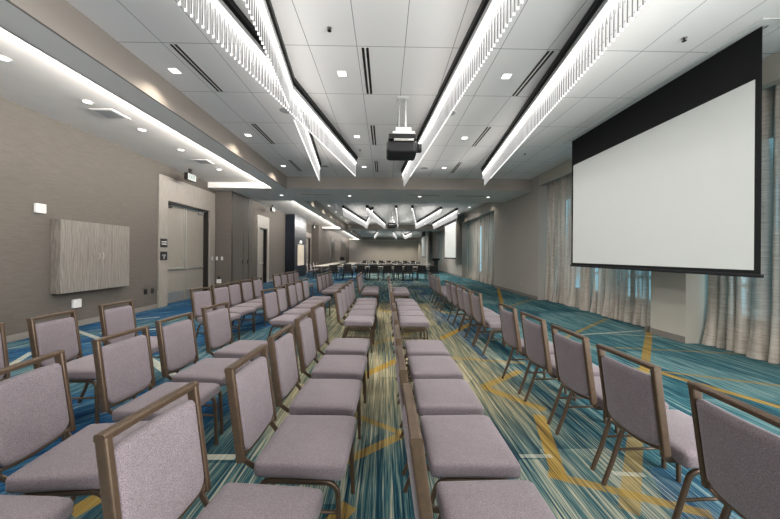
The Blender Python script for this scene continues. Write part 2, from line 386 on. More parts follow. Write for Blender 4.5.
for k, (a, b) in enumerate(((H1, H1b), (H2, H2b), (YE - .9, YE))):
    hb = MB()
    hb.box(S1 - .1, XR + .05, a, a + .03, ZS, ZC + .02, 0); hb.box(S1 - .1, XR + .05, b - .03, b, ZS, ZC + .02, 0); hb.box(XL, XR + .05, a + .001, b - .001, ZS, ZS + .04, 1)
    hb.box(XL, S1 - .1, a, a + .03, ZS, ZA + .02, 1); hb.box(XL, S1 - .1, b - .03, b, ZS, ZA + .02, 1)
    struct('beam_cross_%d' % (k + 1), hb, [MT['taupe'], MT['paint']])
# left wall with door openings
DOORS = [(8.56, 10.56, 2.87), (14.75, 15.7, 2.7), (23.5, 24.8, 2.75)]
lw = MB(); y = YB
for (a, b, h) in DOORS:
    lw.box(XL - .25, XL, y, a, 0, ZA + .05); lw.box(XL - .25, XL, a, b, h, ZA + .05); y = b
lw.box(XL - .25, XL, y, YE, 0, ZA + .05)
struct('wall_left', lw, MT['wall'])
XP = -5.4
for k, (a, b) in enumerate(((10.98, 12.9), (25.3, YE))):
    pk = MB().box(XL, XP, a, b, 0, ZA + .02)
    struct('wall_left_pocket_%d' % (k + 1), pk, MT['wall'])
struct('wall_left_closet', MB().box(XL, XP, 18.6, 21.3, 0, ZA + .02), MT['blackwall'])
bb = MB()
for (a, b) in ((YB, 8.22), (10.9, 10.98), (12.9, 14.5), (15.95, 18.6), (21.3, 23.3), (25.0, 25.3)): bb.box(XL, XL + .015, a, b, 0, .11)
for (a, b) in ((10.98, 12.9), (25.3, YE)): bb.box(XP, XP + .015, a, b, 0, .11)
bb.box(XL, XP + .015, 10.965, 10.98, 0, .11)
struct('baseboard_left', bb, MT['base'], bevel=.004)
# right wall: solid piers between curtained bays
PIERS = [(5.05, 5.73), (10.0, 14.1), (20.0, 26.5), (29.5, YE)]
BAYS = [(1.0, 5.05, 3.70), (5.73, 10.0, 3.72), (14.1, 20.0, 3.53), (26.5, 29.5, 3.5)]
for k, (a, b) in enumerate(PIERS):
    struct('wall_right_pier_%d' % (k + 1), MB().box(XR, XO, a, b, 0, ZC + .02), MT['pillar'] if k == 0 else MT['wallr'])
struct('wall_right_rear', MB().box(XR, XO, YB, -3.6, 0, ZC + .02).box(XR, XO, .8, 1.0, 0, ZC + .02).box(XR, XO, -3.6, .8, 0, .45).box(XR, XO, -3.6, .8, 3.55, ZC + .02), MT['wallr'])
w = struct('window_6', MB().box(XR + .01, XR + .07, -3.6, -3.54, .45, 3.55).box(XR + .01, XR + .07, -1.43, -1.37, .45, 3.55).box(XR + .01, XR + .07, .74, .8, .45, 3.55), MT['dark'])  # invented unseen window, put in to carry the side fill
MB().box(XR + .03, XR + .05, -3.6, .8, .45, 3.55).obj('pane', MT['fillpane'], w)
for k, (a, b, h) in enumerate(BAYS):
    struct('wall_right_header_%d' % (k + 1), MB().box(XR, XR + .12, a, b, h, ZC + .02).box(XR + .12, XO, a, b, h + .15, h + .2), MT['pillar'] if k < 2 else MT['wallr'])
    # outer wall with a long window: sill, head, mullions, panes
    wn = MB().box(XO, XO + .15, a, b, 0, .42).box(XO, XO + .15, a, b, 3.3, ZC + .02)
    w = struct('wall_right_window_%d' % (k + 1), wn, MT['wallr'])
    fr = MB().box(XO + .02, XO + .1, a, b, .42, .48).box(XO + .02, XO + .1, a, b, 3.24, 3.3).box(XO + .02, XO + .1, a, b, .95, 1.0)
    n = max(2, round((b - a) / 1.4))
    for i in range(n + 1):
        yy = a + (b - a - .06) * i / n; fr.box(XO + .02, XO + .1, yy, yy + .06, .48, 3.24)
    wf = struct('window_%d' % (k + 1), fr, MT['dark'])
    pn = MB().box(XO + .055, XO + .06, a + .03, b - .03, .47, 3.25); pn.obj('pane', MT['glass'], wf)
br = MB()
for (a, b) in PIERS: br.box(XR - .015, XR, a, b, 0, .11)
br.box(XR - .015, 5.5, 5.125, 5.14, 0, .11); br.box(XR - .015, 5.5, 5.83, 5.845, 0, .11)
struct('baseboard_right', br, MT['base'], bevel=.004)
struct('wall_far', MB().box(XL, XO, YE, YE + .15, 0, ZC + .02), MT['wallr'])
bw = MB().box(XL, XO, YB - .15, YB, 0, .5).box(XL, XO, YB - .15, YB, 3.7, ZC + .02).box(XL, -4.9, YB - .15, YB, .5, 3.7).box(4.1, XO, YB - .15, YB, .5, 3.7)
struct('wall_rear', bw, MT['wallr'])
wr = MB()
for i in range(7): wr.box(-4.9 + 1.49 * i, -4.84 + 1.49 * i, YB - .12, YB - .05, .5, 3.7)
wr.box(-4.9, 4.1, YB - .12, YB - .05, .5, .56).box(-4.9, 4.1, YB - .12, YB - .05, 3.64, 3.7)
w = struct('window_5', wr, MT['dark']); MB().box(-4.9, 4.1, YB - .1, YB - .08, .5, 3.7).obj('pane', MT['fillpane'], w)  # invented window with a glowing pane, put in for the rear fill

# ------------------------------------------------------------------ left wall: doors, signs, fittings
def double_door(k, a, b, h, surround, leaves=2):
    """surround = (y0, y1, top)"""
    y0, y1, zt = surround
    sm_ = MB().box(XL, XL + .035, y0, a, 0, zt).box(XL, XL + .035, b, y1, 0, zt).box(XL, XL + .035, a, b, h, zt)
    d = struct('door_%d' % k, sm_, MT['surround'], bevel=.004)
    jm = MB().box(XL - .24, XL, a, a + .03, 0, h).box(XL - .24, XL, b - .03, b, 0, h).box(XL - .24, XL, a, b, h - .04, h)
    jm.obj('jamb', MT['dark'], d)
    xl = XL - .2; wd = (b - a - .06) / leaves
    for i in range(leaves):
        l0 = a + .03 + wd * i
        lf = MB().box(xl, xl + .045, l0 + .004, l0 + wd - .004, .01, h - .05).obj('leaf', MT['leaf'], d, .003)
        pb = MB().box(xl + .045, xl + .075, l0 + .04, l0 + wd - .04, .955, 1.02).box(xl + .075, xl + .11, l0 + .12, l0 + wd - .12, .965, 1.01)
        pb.obj('panic_bar', MT['steel'], lf, .004)
        MB().box(xl + .045, xl + .05, l0 + .05, l0 + wd - .05, .03, .32).obj('kick_plate', MT['steel'], lf)
        e = l0 + .07 if i == 0 else l0 + wd - .33
        cb = MB().box(xl + .045, xl + .1, e, e + .26, h - .15, h - .09); cb.tube([(xl + .09, e + .05, h - .08), (xl + .2, e + .2, h - .06)], .01)
        cb.obj('door_closer', MT['dark'] if i == 0 else MT['steel'], lf)
        v = l0 + wd - .05 if i == 0 else l0 + .05
        MB().box(xl + .045, xl + .06, v - .012, v + .012, 1.02, h - .06).obj('vertical_rod', MT['steel'], lf)
    return d
double_door(1, 8.56, 10.56, 2.87, (8.22, 10.9, 3.52))
double_door(2, 14.75, 15.7, 2.7, (14.5, 15.95, 3.27), 1)
double_door(3, 23.5, 24.8, 2.75, (23.3, 25.0, 3.1), 1)
# pocket closet doors and far doors on the pocket face
pd = MB().box(XP, XP + .012, 11.02, 12.32, .1, 3.6)
d4 = struct('door_4', pd, MT['wall'])
for y in (11.0, 12.3): MB().box(XP, XP + .02, y, y + .035, .1, 3.62).obj('edge_trim', MT['dark'], d4)
MB().box(XP + .008, XP + .016, 11.86, 11.875, .1, 3.6).obj('seam', MT['dark'], d4)
for y in (11.8, 12.2): MB().box(XP + .012, XP + .03, y, y + .05, 1.05, 1.2).obj('door_pull', MT['dark'], d4)
for k, (a, b) in enumerate(((31.0, 32.7), (38.3, 42.6))):
    fd = struct('door_%d' % (5 + k), MB().box(XP, XP + .03, a - .3, a, 0, 3.3).box(XP, XP + .03, b, b + .3, 0, 3.3).box(XP, XP + .03, a, b, 3.1, 3.3), MT['wall'])
    MB().box(XP, XP + .02, a, b, 0.01, 3.1).obj('leaf', MT['dark'], fd)

# exit signs
def ptext(name, body, size, mat, parent, mtx, depth=.002):
    cu = bpy.data.curves.new(name, 'FONT'); cu.body = body; cu.size = size; cu.align_x = 'CENTER'; cu.align_y = 'CENTER'; cu.extrude = depth
    o = bpy.data.objects.new(name + '_tmp', cu); COL.objects.link(o)
    me = bpy.data.meshes.new_from_object(o); bpy.data.objects.remove(o); me.transform(mtx); me.name = name
    return link(name, me, parent, mat)
def exit_sign(x, y, z, label, sx=1.0):
    t = empty('exit_sign', (x, y, z), 0, label, 'exit sign', 'exit signs above the doors')
    MB().box(-.05, .05, -.19, .19, 0, .2).obj('housing', MT['dark'], t, .006)
    f = MB().box(.05, .058, -.175, .175, .015, .185).obj('face', MT['signwhite'], t)
    ptext('lettering', 'EXIT', .15, MT['signgreen'], f, Matrix.Translation((.06, 0, .1)) @ Matrix(((0, 0, 1, 0), (1, 0, 0, 0), (0, 1, 0, 0), (0, 0, 0, 1))))
    MB().box(-.02, .02, -.05, .05, .2, ZA - z).obj('canopy', MT['dark'], t)
exit_sign(-5.55, 8.9, 3.49, 'lit exit sign hanging over the nearest double door')
exit_sign(-5.5, 15.2, 3.5, 'lit exit sign over the door just past the folding wall pocket')
exit_sign(-5.5, 24.0, 3.45, 'lit exit sign over the door beyond the black closet')

def plaque(y, z, label, kind):
    t = empty('wall_plaque', (XL + .035, y, z), 0, label, 'sign')
    MB().box(0, .015, -.125, .125, -.115, .115).obj('plate', MT['black'], t, .003)
    s = MB()
    if kind == 0:
        for r in range(2):
            for i in range(6): s.box(.015, .017, -.09 + .032 * i, -.066 + .032 * i, -.045 + .06 * r, -.015 + .06 * r)
    else:
        for k in range(3):
            rr = .03 + .03 * k
            pts = [(.016, rr * math.sin(a), -.06 + rr * math.cos(a)) for a in [(-.8 + 1.6 * i / 8) for i in range(9)]]
            s.tube(pts, .006, .002, 4, (0, 0, 1))
        s.box(.015, .017, -.012, .012, -.075, -.05)
    s.obj('marking', MT['white'], t)
plaque(8.39, 1.71, 'upper black plaque with white lettering left of the double door', 0)
plaque(8.39, 1.365, 'lower black plaque with white symbol left of the double door', 1)
def wallbox(name, y, z, w, h, d, mat, label, cat, detail, x=XL):
    t = empty(name, (x, y, z), 0, label, cat)
    MB().box(0, d, -w / 2, w / 2, -h / 2, h / 2).obj('cover', mat, t, min(.006, d * .4))
    detail(t, w, h, d); return t
def det_speaker(t, w, h, d):
    s = MB()
    for i in range(7): s.box(d, d + .003, -w * .38, w * .38, -h * .36 + i * h * .11, -h * .33 + i * h * .11)
    s.obj('grille', MT['grey'], t)
def det_lens(t, w, h, d): MB().cyl((d, 0, 0), w * .2, .01, 16, axis='x').obj('knob', MT['white'], t)
def det_outlet(t, w, h, d):
    s = MB()
    for zz in (-h * .22, h * .22): s.box(d, d + .004, -w * .3, w * .3, zz - h * .13, zz + h * .13)
    s.obj('socket', MT['dark'], t)
def det_switch(t, w, h, d): MB().box(d, d + .008, -w * .25, w * .25, -h * .3, h * .3).obj('rocker', MT['cream'], t, .002)
wallbox('wall_thermostat', 5.43, 2.19, .16, .16, .045, MT['white'], 'square white sensor box on the wall above the wooden cabinet', 'wall sensor', det_speaker)
wallbox('junction_box', 6.07, .455, .15, .16, .05, MT['white'], 'square white box low on the wall under the wooden cabinet', 'wall box', det_lens)
wallbox('wall_outlet', 7.82, .47, .1, .13, .01, MT['black'], 'black outlet plate near the floor, nearer the wooden cabinet', 'outlet', det_outlet)
wallbox('wall_outlet', 8.05, .47, .1, .13, .01, MT['black'], 'black outlet plate near the floor, nearer the double door', 'outlet', det_outlet)
wallbox('light_switch', 10.72, 1.27, .07, .12, .01, MT['white'], 'pale switch plate on the right door surround', 'switch', det_switch, XL + .035)
for nm, x, z, lb in (('light_switch', -5.9, 1.27, 'pale switch plate on the wall end, first right of the door surround'), ('light_switch', -5.72, 1.27, 'pale switch plate on the wall end, beside the folding wall closet')):
    t = empty(nm, (x, 10.98, z), -PI / 2, lb, 'switch'); MB().box(0, .01, -.035, .035, -.06, .06).obj('cover', MT['white'], t, .003); det_switch(t, .07, .12, .01)
t = empty('wall_phone', (-5.81, 10.98, .4), -PI / 2, 'small white and black device low on the wall end beyond the door', 'wall device')
MB().box(0, .06, -.07, .07, 0, .14).obj('body', MT['white'], t, .008); MB().box(0, .05, -.04, .04, .14, .24).obj('top', MT['black'], t, .006)
wallbox('wall_outlet', 9.9, .4, .08, .12, .01, MT['white'], 'white outlet on the right wall pier between the curtained bays', 'outlet', det_outlet).location = (XR, 11.3, .42)
COL.objects[-1]
for o in list(COL.objects):
    if o.get('label', '').startswith('white outlet on the right'): o.rotation_euler = (0, 0, PI)

# wooden wall cabinet
t = empty('wall_cabinet', (XL, 5.62, .69), 0, 'grey oak two-door cabinet hung on the left wall', 'wall cabinet')
CW, CH, CD = 1.5, 1.34, .17
MB().box(0, CD - .022, 0, CW, 0, CH).obj('carcass', MT['greywood'], t, .003)
MB().box(.0, CD - .05, .03, CW - .03, -.02, 0).obj('bottom_rail', MT['dark'], t)
for i in range(2):
    a = .003 + i * (CW * .525)
    b = CW * .525 - .003 if i == 0 else CW - .003
    d = MB().box(CD - .02, CD, a, b, .003, CH - .003).obj('door', MT['greywood'], t, .002)
    e = b - .04 if i == 0 else a + .04
    MB().tube([(CD, e, .62), (CD + .025, e, .63), (CD + .025, e, .73), (CD, e, .74)], .006).obj('handle', MT['steel'], d)
# cream panel on the black closet
t = empty('notice_board', (XP, 19.9, .73), 0, 'tall cream panel fixed to the side of the black closet', 'panel')
MB().box(0, .04, -.7, .7, 0, 1.32).obj('board', MT['cream'], t, .01); MB().box(0, .06, -.05, .05, 1.42, 1.56).obj('picture_light', MT['lamp'], t)

# ------------------------------------------------------------------ ceiling fixtures
def rod_mesh(name='rod', L=.37):
    return MB().box(-.0095, .0095, -.004, .004, -L, 0).mesh(name)
ROD = rod_mesh(); ROD.materials.append(MT['rod'])
def chandelier(p0, p1, label, detail=True, group=None, skip=None):
    """linear fixture from p0 to p1 at the ceiling: black channel, silver housing, LED line, rods"""
    p0, p1 = Vector((*p0, 0)), Vector((*p1, 0)); L = (p1 - p0).length; d = (p1 - p0) / L
    rz = math.atan2(-d.x, d.y)
    t = empty('linear_chandelier', (p0.x, p0.y, ZC), rz, label, 'chandelier', group)
    MB().box(-.06, .06, 0, L, -.07, 0).obj('canopy', MT['black'], t, .003)
    n = max(2, int(L / .9))
    for i in range(n + 1):
        y = .05 + (L - .1) * i / n; MB().box(-.05, .05, y - .008, y + .008, -.13, -.07).obj('hanger', MT['black'], t)
    MB().box(-.045, .045, 0, L, -.165, -.115).obj('housing', MT['silver'], t, .004)
    MB().box(-.03, .03, .01, L - .01, -.18, -.1655).obj('led_strip', MT['led'], t)
    sp = .066; n = int((L - .04) / sp)
    near = [i for i in range(n) if not (skip and abs(.03 + i * sp - skip[0]) < skip[1])]
    indiv = near[:96] if detail else []
    for i in indiv:
        o = bpy.data.objects.new('rod', ROD); COL.objects.link(o); o.parent = t; o.location = (.018, .03 + i * sp, -.18)
    rest = MB()
    for i in near:
        if i not in indiv: rest.box(.0085, .0275, .026 + i * sp, .034 + i * sp, -.55, -.18)
    if rest.v: tag(rest.obj('rod_run', MT['rodfar'], t), kind='stuff')
    back = MB()
    for i in near: back.box(-.026, -.014, .06 + i * sp, .066 + i * sp, -.36, -.18)
    tag(back.obj('rod_fringe', MT['rodfar'], t), kind='stuff')
    m = (p0 + p1) / 2; k = L / 6.5
    area('chandelier_down', (m.x, m.y, ZC - .19), .05, L - .05, P_DOWN * k, rot=(0, 0, rz))
    area('chandelier_up', (m.x, m.y, ZC - .56), .1, L - .05, P_UP * k, rot=(PI, 0, -rz))
    return t
MT['rodfar'] = glow('acrylic_rod_far', (1, .99, .97), .3, base=.06)
chandelier((-1.85, 2.0), (-.80, 8.3), 'lit rod chandelier slanting from upper left toward the projector', True, 'rod chandeliers in the front room')
chandelier((-1.12, 2.0), (-1.90, 8.9), 'lit rod chandelier crossing over the slanting one left of the projector', True, 'rod chandeliers in the front room', (2.65, .2))
chandelier((1.14, 1.9), (.53, 9.5), 'lit rod chandelier right of and passing behind the projector', True, 'rod chandeliers in the front room')
chandelier((2.05, 2.0), (2.91, 9.2), 'lit rod chandelier nearest the big projection screen', True, 'rod chandeliers in the front room')
R2 = [((-2.25, 16.5), (-1.4, 24.4), 'leftmost'), ((-.97, 16.4), (0, 25), 'second from left, leaning right'), ((-.7, 17), (-1.55, 25.2), 'third from left, leaning left'), ((.57, 16.3), (1.05, 25.8), 'nearly straight middle'),
      ((1.42, 16.3), (2.5, 24.9), 'third from right'), ((3.0, 16.6), (2.42, 24.9), 'second from right'), ((3.95, 17.0), (3.82, 24.8), 'rightmost')]
for a, b, s in R2: chandelier(a, b, s + ' lit rod chandelier in the middle room', False, 'rod chandeliers in the middle room')
R3 = [((-.82, 33.4), (-1.47, 41.2), 'leftmost'), ((.85, 33.7), (1.58, 42.4), 'second from left'), ((1.92, 34.3), (2.6, 40.7), 'third from left'), ((2.93, 34.3), (2.48, 40.7), 'rightmost')]
for a, b, s in R3: chandelier(a, b, s + ' lit rod chandelier in the farthest room', False, 'rod chandeliers in the far room')

# downlights
def downlight(x, y, z, label, size=.07, round_=False, p=1.0, group='recessed ceiling downlights', vis=True):
    t = empty('downlight', (x, y, z), 0, label, 'downlight', group)
    if round_:
        MB().cyl((0, 0, -.006), size * 1.25, .006, 24).obj('trim_ring', MT['white'], t); MB().cyl((0, 0, -.008), size, .002, 24).obj('lens', MT['lamp'], t)
    else:
        MB().box(-size, size, -size, size, -.006, 0).obj('trim_ring', MT['white'], t, .002)
        MB().box(-size * .82, size * .82, -size * .82, size * .82, -.008, -.006).obj('lens', MT['lamp'], t)
    spot('downlight_lamp', (x, y, z - .03), P_SPOT * p * (2.6 if abs(x + 3.03) < .1 else 1), 125 if not round_ else 110, .8, (1, .9, .76) if x > -3.6 else (1, .97, .93))
rowname = {0: 'nearest', 1: 'middle', 2: 'farthest'}
for j, y in enumerate((4.49, 6.87, 9.24)):
    for x, s in ((-3.03, 'beside the long beam'), (-.64, 'left of the projector'), (1.75, 'right of the projector')):
        downlight(x, y, ZC, '%s square downlight in the front room line %s' % (rowname[j], s), group='square downlights in the front room')
for j, y in enumerate((2.1,)): 
    for x, s in ((-3.03, 'beside the long beam'), (1.75, 'above the window side seats')): downlight(x, y, ZC, 'square downlight overhead %s' % s, group='square downlights in the front room')
for j, y in enumerate((3.9, 5.0, 6.1, 7.25, 8.9)):
    downlight(-4.74, y, ZA, '%s round downlight in the left aisle ceiling' % ('nearest', 'second', 'third', 'fourth', 'fifth')[j], .06, True, .6, 'round downlights in the left aisle')
for j, x in enumerate((-3.9, -1.35, 1.3, 3.9)):
    downlight(x, 11.7, ZS, '%s downlight under the first cross beam' % ('leftmost', 'second from left', 'third from left', 'rightmost')[j], .06, True, .6, 'downlights under the cross beam')
for j, y in enumerate((14.3, 16.7, 19.1, 21.5, 23.9)):
    for x, s in ((-3.03, 'beside the long beam'), (4.55, 'near the window wall')):
        downlight(x, y, ZC, '%s square downlight in the middle room %s' % (('nearest', 'second', 'third', 'fourth', 'fifth')[j], s), group='square downlights in the middle room')
for j, y in enumerate((30.5, 33.5, 36.5)):
    downlight(-3.03, y, ZC, '%s square downlight in the farthest room beside the long beam' % rowname[j], p=1.5, group='square downlights in the far room')
for x, w_ in ((-4.2, 'leftmost'), (-1.6, 'second from left'), (1.0, 'third from left'), (3.6, 'rightmost')):  # lamps added only to lift the brightness of the far wall
    downlight(x, 45.0, ZC, w_ + ' added downlight brightening the far end wall', p=17, group='added downlights at the far wall')

# slot diffusers, speakers, sprinklers, vents
def slot(x, y0, y1, label, z=ZC, along='y', group='slot air diffusers in the ceiling'):
    t = empty('air_slot', (x, y0, z), 0, label, 'air vent', group)
    L = y1 - y0
    if along == 'y': b = lambda a, c, z0, z1: MB().box(a, c, 0, L, z0, z1)
    else: b = lambda a, c, z0, z1: MB().box(0, L, a, c, z0, z1)
    b(-.055, .055, -.003, 0).obj('frame', MT['paint'], t)
    for s in (-1, 1): b(s * .028 - .017, s * .028 + .017, -.005, -.003).obj('slot', MT['black'], t)
for x, s in ((-.27, 'middle line'), (-2.67, 'line beside the long beam'), (2.1, 'line left of the window side chandelier')):
    for j, (a, b) in enumerate(((3.92, 5.04), (6.27, 7.4), (8.65, 9.8))):
        slot(x, a, b, '%s black twin slot air vent, %s' % (rowname[j], s))
for j, x in enumerate((-3.1, .9, 2.6)): slot(x, 11.5, x and 11.5 + 1.1, '%s thin slot vent under the cross beam' % ('left', 'middle', 'right')[j], ZS, 'x')
def disc(x, y, label, z=ZC):
    t = empty('ceiling_speaker', (x, y, z), 0, label, 'speaker', 'round ceiling speakers')
    MB().cyl((0, 0, -.008), .13, .008, 28).obj('rim', MT['paint'], t); MB().cyl((0, 0, -.010), .115, .003, 28).obj('grille', MT['grey'], t)
disc(-1.82, 5.67, 'round grey ceiling speaker left of the crossing chandeliers'); disc(-1.8, 9.2, 'round grey ceiling speaker near the beam, left side')
disc(1.16, 5.68, 'round grey ceiling speaker right of the projector'); disc(1.155, 9.29, 'round grey ceiling speaker near the beam, right side')
def sprinkler(x, y, label, z=ZC):
    t = empty('sprinkler_head', (x, y, z), 0, label, 'sprinkler', 'fire sprinkler heads')
    MB().cyl((0, 0, -.006), .03, .006, 16).obj('escutcheon', MT['steel'], t); MB().cyl((0, 0, -.035), .008, .03, 10).obj('stem', MT['dark'], t); MB().cyl((0, 0, -.039), .024, .004, 16).obj('deflector', MT['dark'], t)
sprinkler(-.66, 3.59, 'nearest sprinkler head, left of centre'); sprinkler(-.64, 7.72, 'farther sprinkler head, left of the projector')
sprinkler(3.56, 3.65, 'nearest sprinkler head, above the big screen'); sprinkler(3.56, 7.87, 'farther sprinkler head, beyond the big screen')
for y, s in ((5.42, 'nearer'), (8.15, 'farther')):
    t = empty('aisle_vent', (-4.75, y, ZA), 0, s + ' flat square air vent in the left aisle ceiling', 'air vent', 'square vents in the left aisle')
    MB().box(-.19, .19, -.19, .19, -.01, 0).obj('frame', MT['paint'], t, .003); MB().box(-.15, .15, -.15, .15, -.012, -.01).obj('face', MT['grey'], t)

# projectors
def projector(x, y, label):
    t = empty('ceiling_projector', (x, y, ZC), 0, label, 'projector', 'ceiling projectors')
    MB().box(-.09, .09, -.09, .09, -.02, 0).obj('ceiling_plate', MT['white'], t, .003)
    MB().cyl((.05, 0, -.54), .014, .52, 14).cyl((-.06, 0, -.54), .006, .52, 8).obj('pole', MT['white'], t)
    MB().box(-.12, .14, -.12, .12, -.6, -.52).box(-.17, .19, -.16, .16, -.645, -.6).obj('bracket', MT['white'], t, .006)
    ft = MB()
    for a in (-.13, .12):
        for b in (-.12, .12): ft.cyl((a, b, -.7), .03, .055, 12)
    ft.obj('mounting_foot', MT['steel'], t)
    MB().box(-.24, .21, -.24, .2, -.76, -.665).obj('base_plate', MT['black'], t, .02)
    b = MB().cushion(.25, .24, .1, .05, 8).obj('body', MT['black'], t); b.location = (-.02, 0, -.875)
    MB().box(-.15, .17, -.252, -.24, -.79, -.755).obj('rear_panel', MT['steel'], t)
    ln = MB().cyl((.22, -.05, -.84), .075, .09, 24, axis='x').obj('lens', MT['black'], t); MB().cyl((.305, -.05, -.84), .055, .008, 24, axis='x').obj('lens_glass', MT['dark'], ln)
projector(.28, 5.2, 'black projector hung on a white pole over the front seats')
projector(.4, 19.0, 'small black projector hung in the middle room')

# projection screens
def screen(x, y0, y1, label, group=None):
    t = empty('projection_screen', (x, (y0 + y1) / 2, 0), 0, label, 'projection screen', 'ceiling projection screens'); w = (y1 - y0) / 2
    MB().box(-.004, .004, -w, w, 1.235, ZC).obj('black_drop', MT['screenblack'], t)
    MB().box(-.007, -.004, -w + .06, w - .06, 1.285, 3.48).obj('viewing_surface', MT['screen'], t)
    MB().box(-.02, .02, -w - .02, w + .02, 1.2, 1.24).obj('weight_bar', MT['black'], t, .006)
    sl = MB().box(-.14, -.05, -w - .12, w + .12, ZC - .012, ZC).box(.05, .14, -w - .12, w + .12, ZC - .012, ZC).box(-.05, .05, -w - .12, -w - .02, ZC - .012, ZC).box(-.05, .05, w + .02, w + .12, ZC - .012, ZC)
    sl.obj('ceiling_slot', MT['white'], t, .003)
screen(4.25, 3.44, 7.0, 'big lowered projection screen beside the front seats')
screen(4.25, 18.5, 22.0, 'lowered projection screen in the middle room')
screen(4.25, 32.5, 35.9, 'smallest lowered projection screen in the farthest room')

# curtains
def curtain(x, y0, y1, top, label, seed, full=1.0, group='sheer curtains along the windows'):
    rnd = random.Random(seed); n = int((y1 - y0) / .018); ph = [rnd.uniform(0, 6) for _ in range(6)]; nz = 12
    t = empty('curtain', (x, (y0 + y1) / 2, 0), 0, label, 'curtain', group)
    vs = []; fs = []
    for j in range(nz + 1):
        zf = j / nz; z = .015 + zf * (top - .015)
        for i in range(n + 1):
            u = i / n; y = (u - .5) * (y1 - y0)
            a = 2 * PI * y / .17 + 1.6 * math.sin(2 * PI * y / .63 + ph[0]) + .8 * math.sin(y * 5 + ph[1])
            am = (.06 + .03 * math.sin(y * 3.1 + ph[2]) + .02 * math.sin(y * 7.3 + ph[3])) * (1 - .35 * zf)
            dx = am * math.sin(a) + .03 * math.sin(y * 2 + ph[4] + zf * 1.2) - .05 * max(0, .12 - zf) / .12 * (1 + .8 * math.sin(y * 9 + ph[5]))
            vs.append((dx, y + .025 * math.cos(a) * (1 - .5 * zf), z))
    for j in range(nz):
        for i in range(n): k = j * (n + 1) + i; fs.append((k, k + 1, k + n + 2, k + n + 1))
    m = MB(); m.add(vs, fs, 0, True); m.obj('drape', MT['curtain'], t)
    MB().box(-.02, .02, -(y1 - y0) / 2, (y1 - y0) / 2, top, top + .04).obj('curtain_track', MT['white'], t)
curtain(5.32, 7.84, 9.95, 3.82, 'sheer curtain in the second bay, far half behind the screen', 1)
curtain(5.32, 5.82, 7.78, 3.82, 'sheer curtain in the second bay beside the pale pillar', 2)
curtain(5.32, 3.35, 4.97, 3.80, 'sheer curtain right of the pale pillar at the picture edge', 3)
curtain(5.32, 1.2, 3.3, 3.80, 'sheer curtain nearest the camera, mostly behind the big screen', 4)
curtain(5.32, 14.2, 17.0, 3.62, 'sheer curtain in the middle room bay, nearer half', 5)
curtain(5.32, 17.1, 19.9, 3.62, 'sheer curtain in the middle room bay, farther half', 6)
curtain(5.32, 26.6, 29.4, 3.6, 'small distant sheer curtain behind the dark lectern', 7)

# ------------------------------------------------------------------ banquet chairs
def make_chair():
    t = empty('banquet_chair', (0, 0, 0), 0, 'x', 'chair', 'mauve banquet chairs')
    # cushion: narrower at the back, crowned top
    def seat_fn(x, y, z):
        k = 1 - .045 * (.5 - x / .43)
        dome = .012 * max(0, 1 - (x / .22) ** 2) * max(0, 1 - (y / .23) ** 2) if z > 0 else 0
        drop = -.012 * max(0, (x - .12) / .1) ** 2 if x > .12 else 0
        return (x, y * k, z + .42 + dome + drop * (1 if z > 0 else .3))
    MB().cushion(.215, .232, .04, .022, 12, seat_fn).obj('seat', MT['fabric'], t)
    MB().box(-.19, .19, -.2, .2, .376, .39).obj('seat_pan', MT['dark'], t, .004)
    lean = lambda z: -.285 - .062 * (z - .44) / .445
    # back pad, bowed lower edge
    def pad_fn(x, y, z):
        zz = .645 + z - (.022 * (1 - (y / .17) ** 2) if z < 0 else 0) * min(1, -z / .17 if z < 0 else 0)
        cor = max(0, abs(y) / .172 - .72) / .28
        if z < -.1: zz += .03 * cor ** 2
        bow = -.012 * (1 - (y / .17) ** 2)
        return (lean(zz) + x + bow, y, zz)
    MB().cushion(.024, .174, .182, .022, 12, pad_fn).obj('backrest', MT['fabric'], t)
    for s in (-1, 1):
        pts = [(lean(z), s * .186, z) for z in (.435, .5, .6, .7, .8, .872)]
        MB().tube(pts, .0125, .021, 12, (0, 1, 0), 5).obj('stile', MT['bronze'], t)
    pts = [(lean(.873) - .004 * 0, y, .873 + .002 * (1 - (y / .2) ** 2)) for y in (-.199, -.15, -.07, 0, .07, .15, .199)]
    MB().tube(pts, .013, .019, 12, (0, 0, 1), 4).obj('top_rail', MT['bronze'], t)
    pts = [(lean(.45) - .01 * (1 - (y / .19) ** 2), y, .462 - .03 * (1 - (y / .19) ** 2)) for y in [-.185 + .37 * i / 12 for i in range(13)]]
    MB().tube(pts, .009, .012, 8, (0, 0, 1)).obj('lower_rail', MT['bronze'], t)
    # brackets that carry the back from the seat frame
    for s in (-1, 1):
        MB().tube([(-.175, s * .15, .383), (-.24, s * .15, .388), (-.283, s * .165, .43), (-.289, s * .178, .468)], .006, .014, 8, (0, 1, 0), 4).obj('back_bracket', MT['bronze'], t)
    # legs: arched tubes under each side, front upright, rear splayed back
    def arc(c, r, a0, a1, y, n=6): return [(c[0] + r * math.cos(a0 + (a1 - a0) * i / n), y, c[1] + r * math.sin(a0 + (a1 - a0) * i / n)) for i in range(n + 1)]
    for s in (-1, 1):
        y = s * .205
        front = [(0, y, .364)] + arc((.125, .304), .06, PI / 2, .03, y) + [(.193, y, .15), (.197, y, 0)]
        MB().tube(front, .0115, .0125, 10, (0, 1, 0), 3).obj('leg', MT['bronze'], t)
        rear = [(0, y, .364)] + arc((-.13, .304), .06, PI / 2, PI - .3, y) + [(-.245, y, .15), (-.305, y, 0)]
        MB().tube(rear, .0115, .0125, 10, (0, 1, 0), 3).obj('leg', MT['bronze'], t)
        MB().tube([(-.22, y * .985, .22), (.19, y * .985, .22)], .008).obj('stretcher', MT['bronze'], t)
    MB().tube([(.05, -.2, .365), (.05, .2, .365)], .01, .008).obj('cross_bar', MT['bronze'], t)
    return t
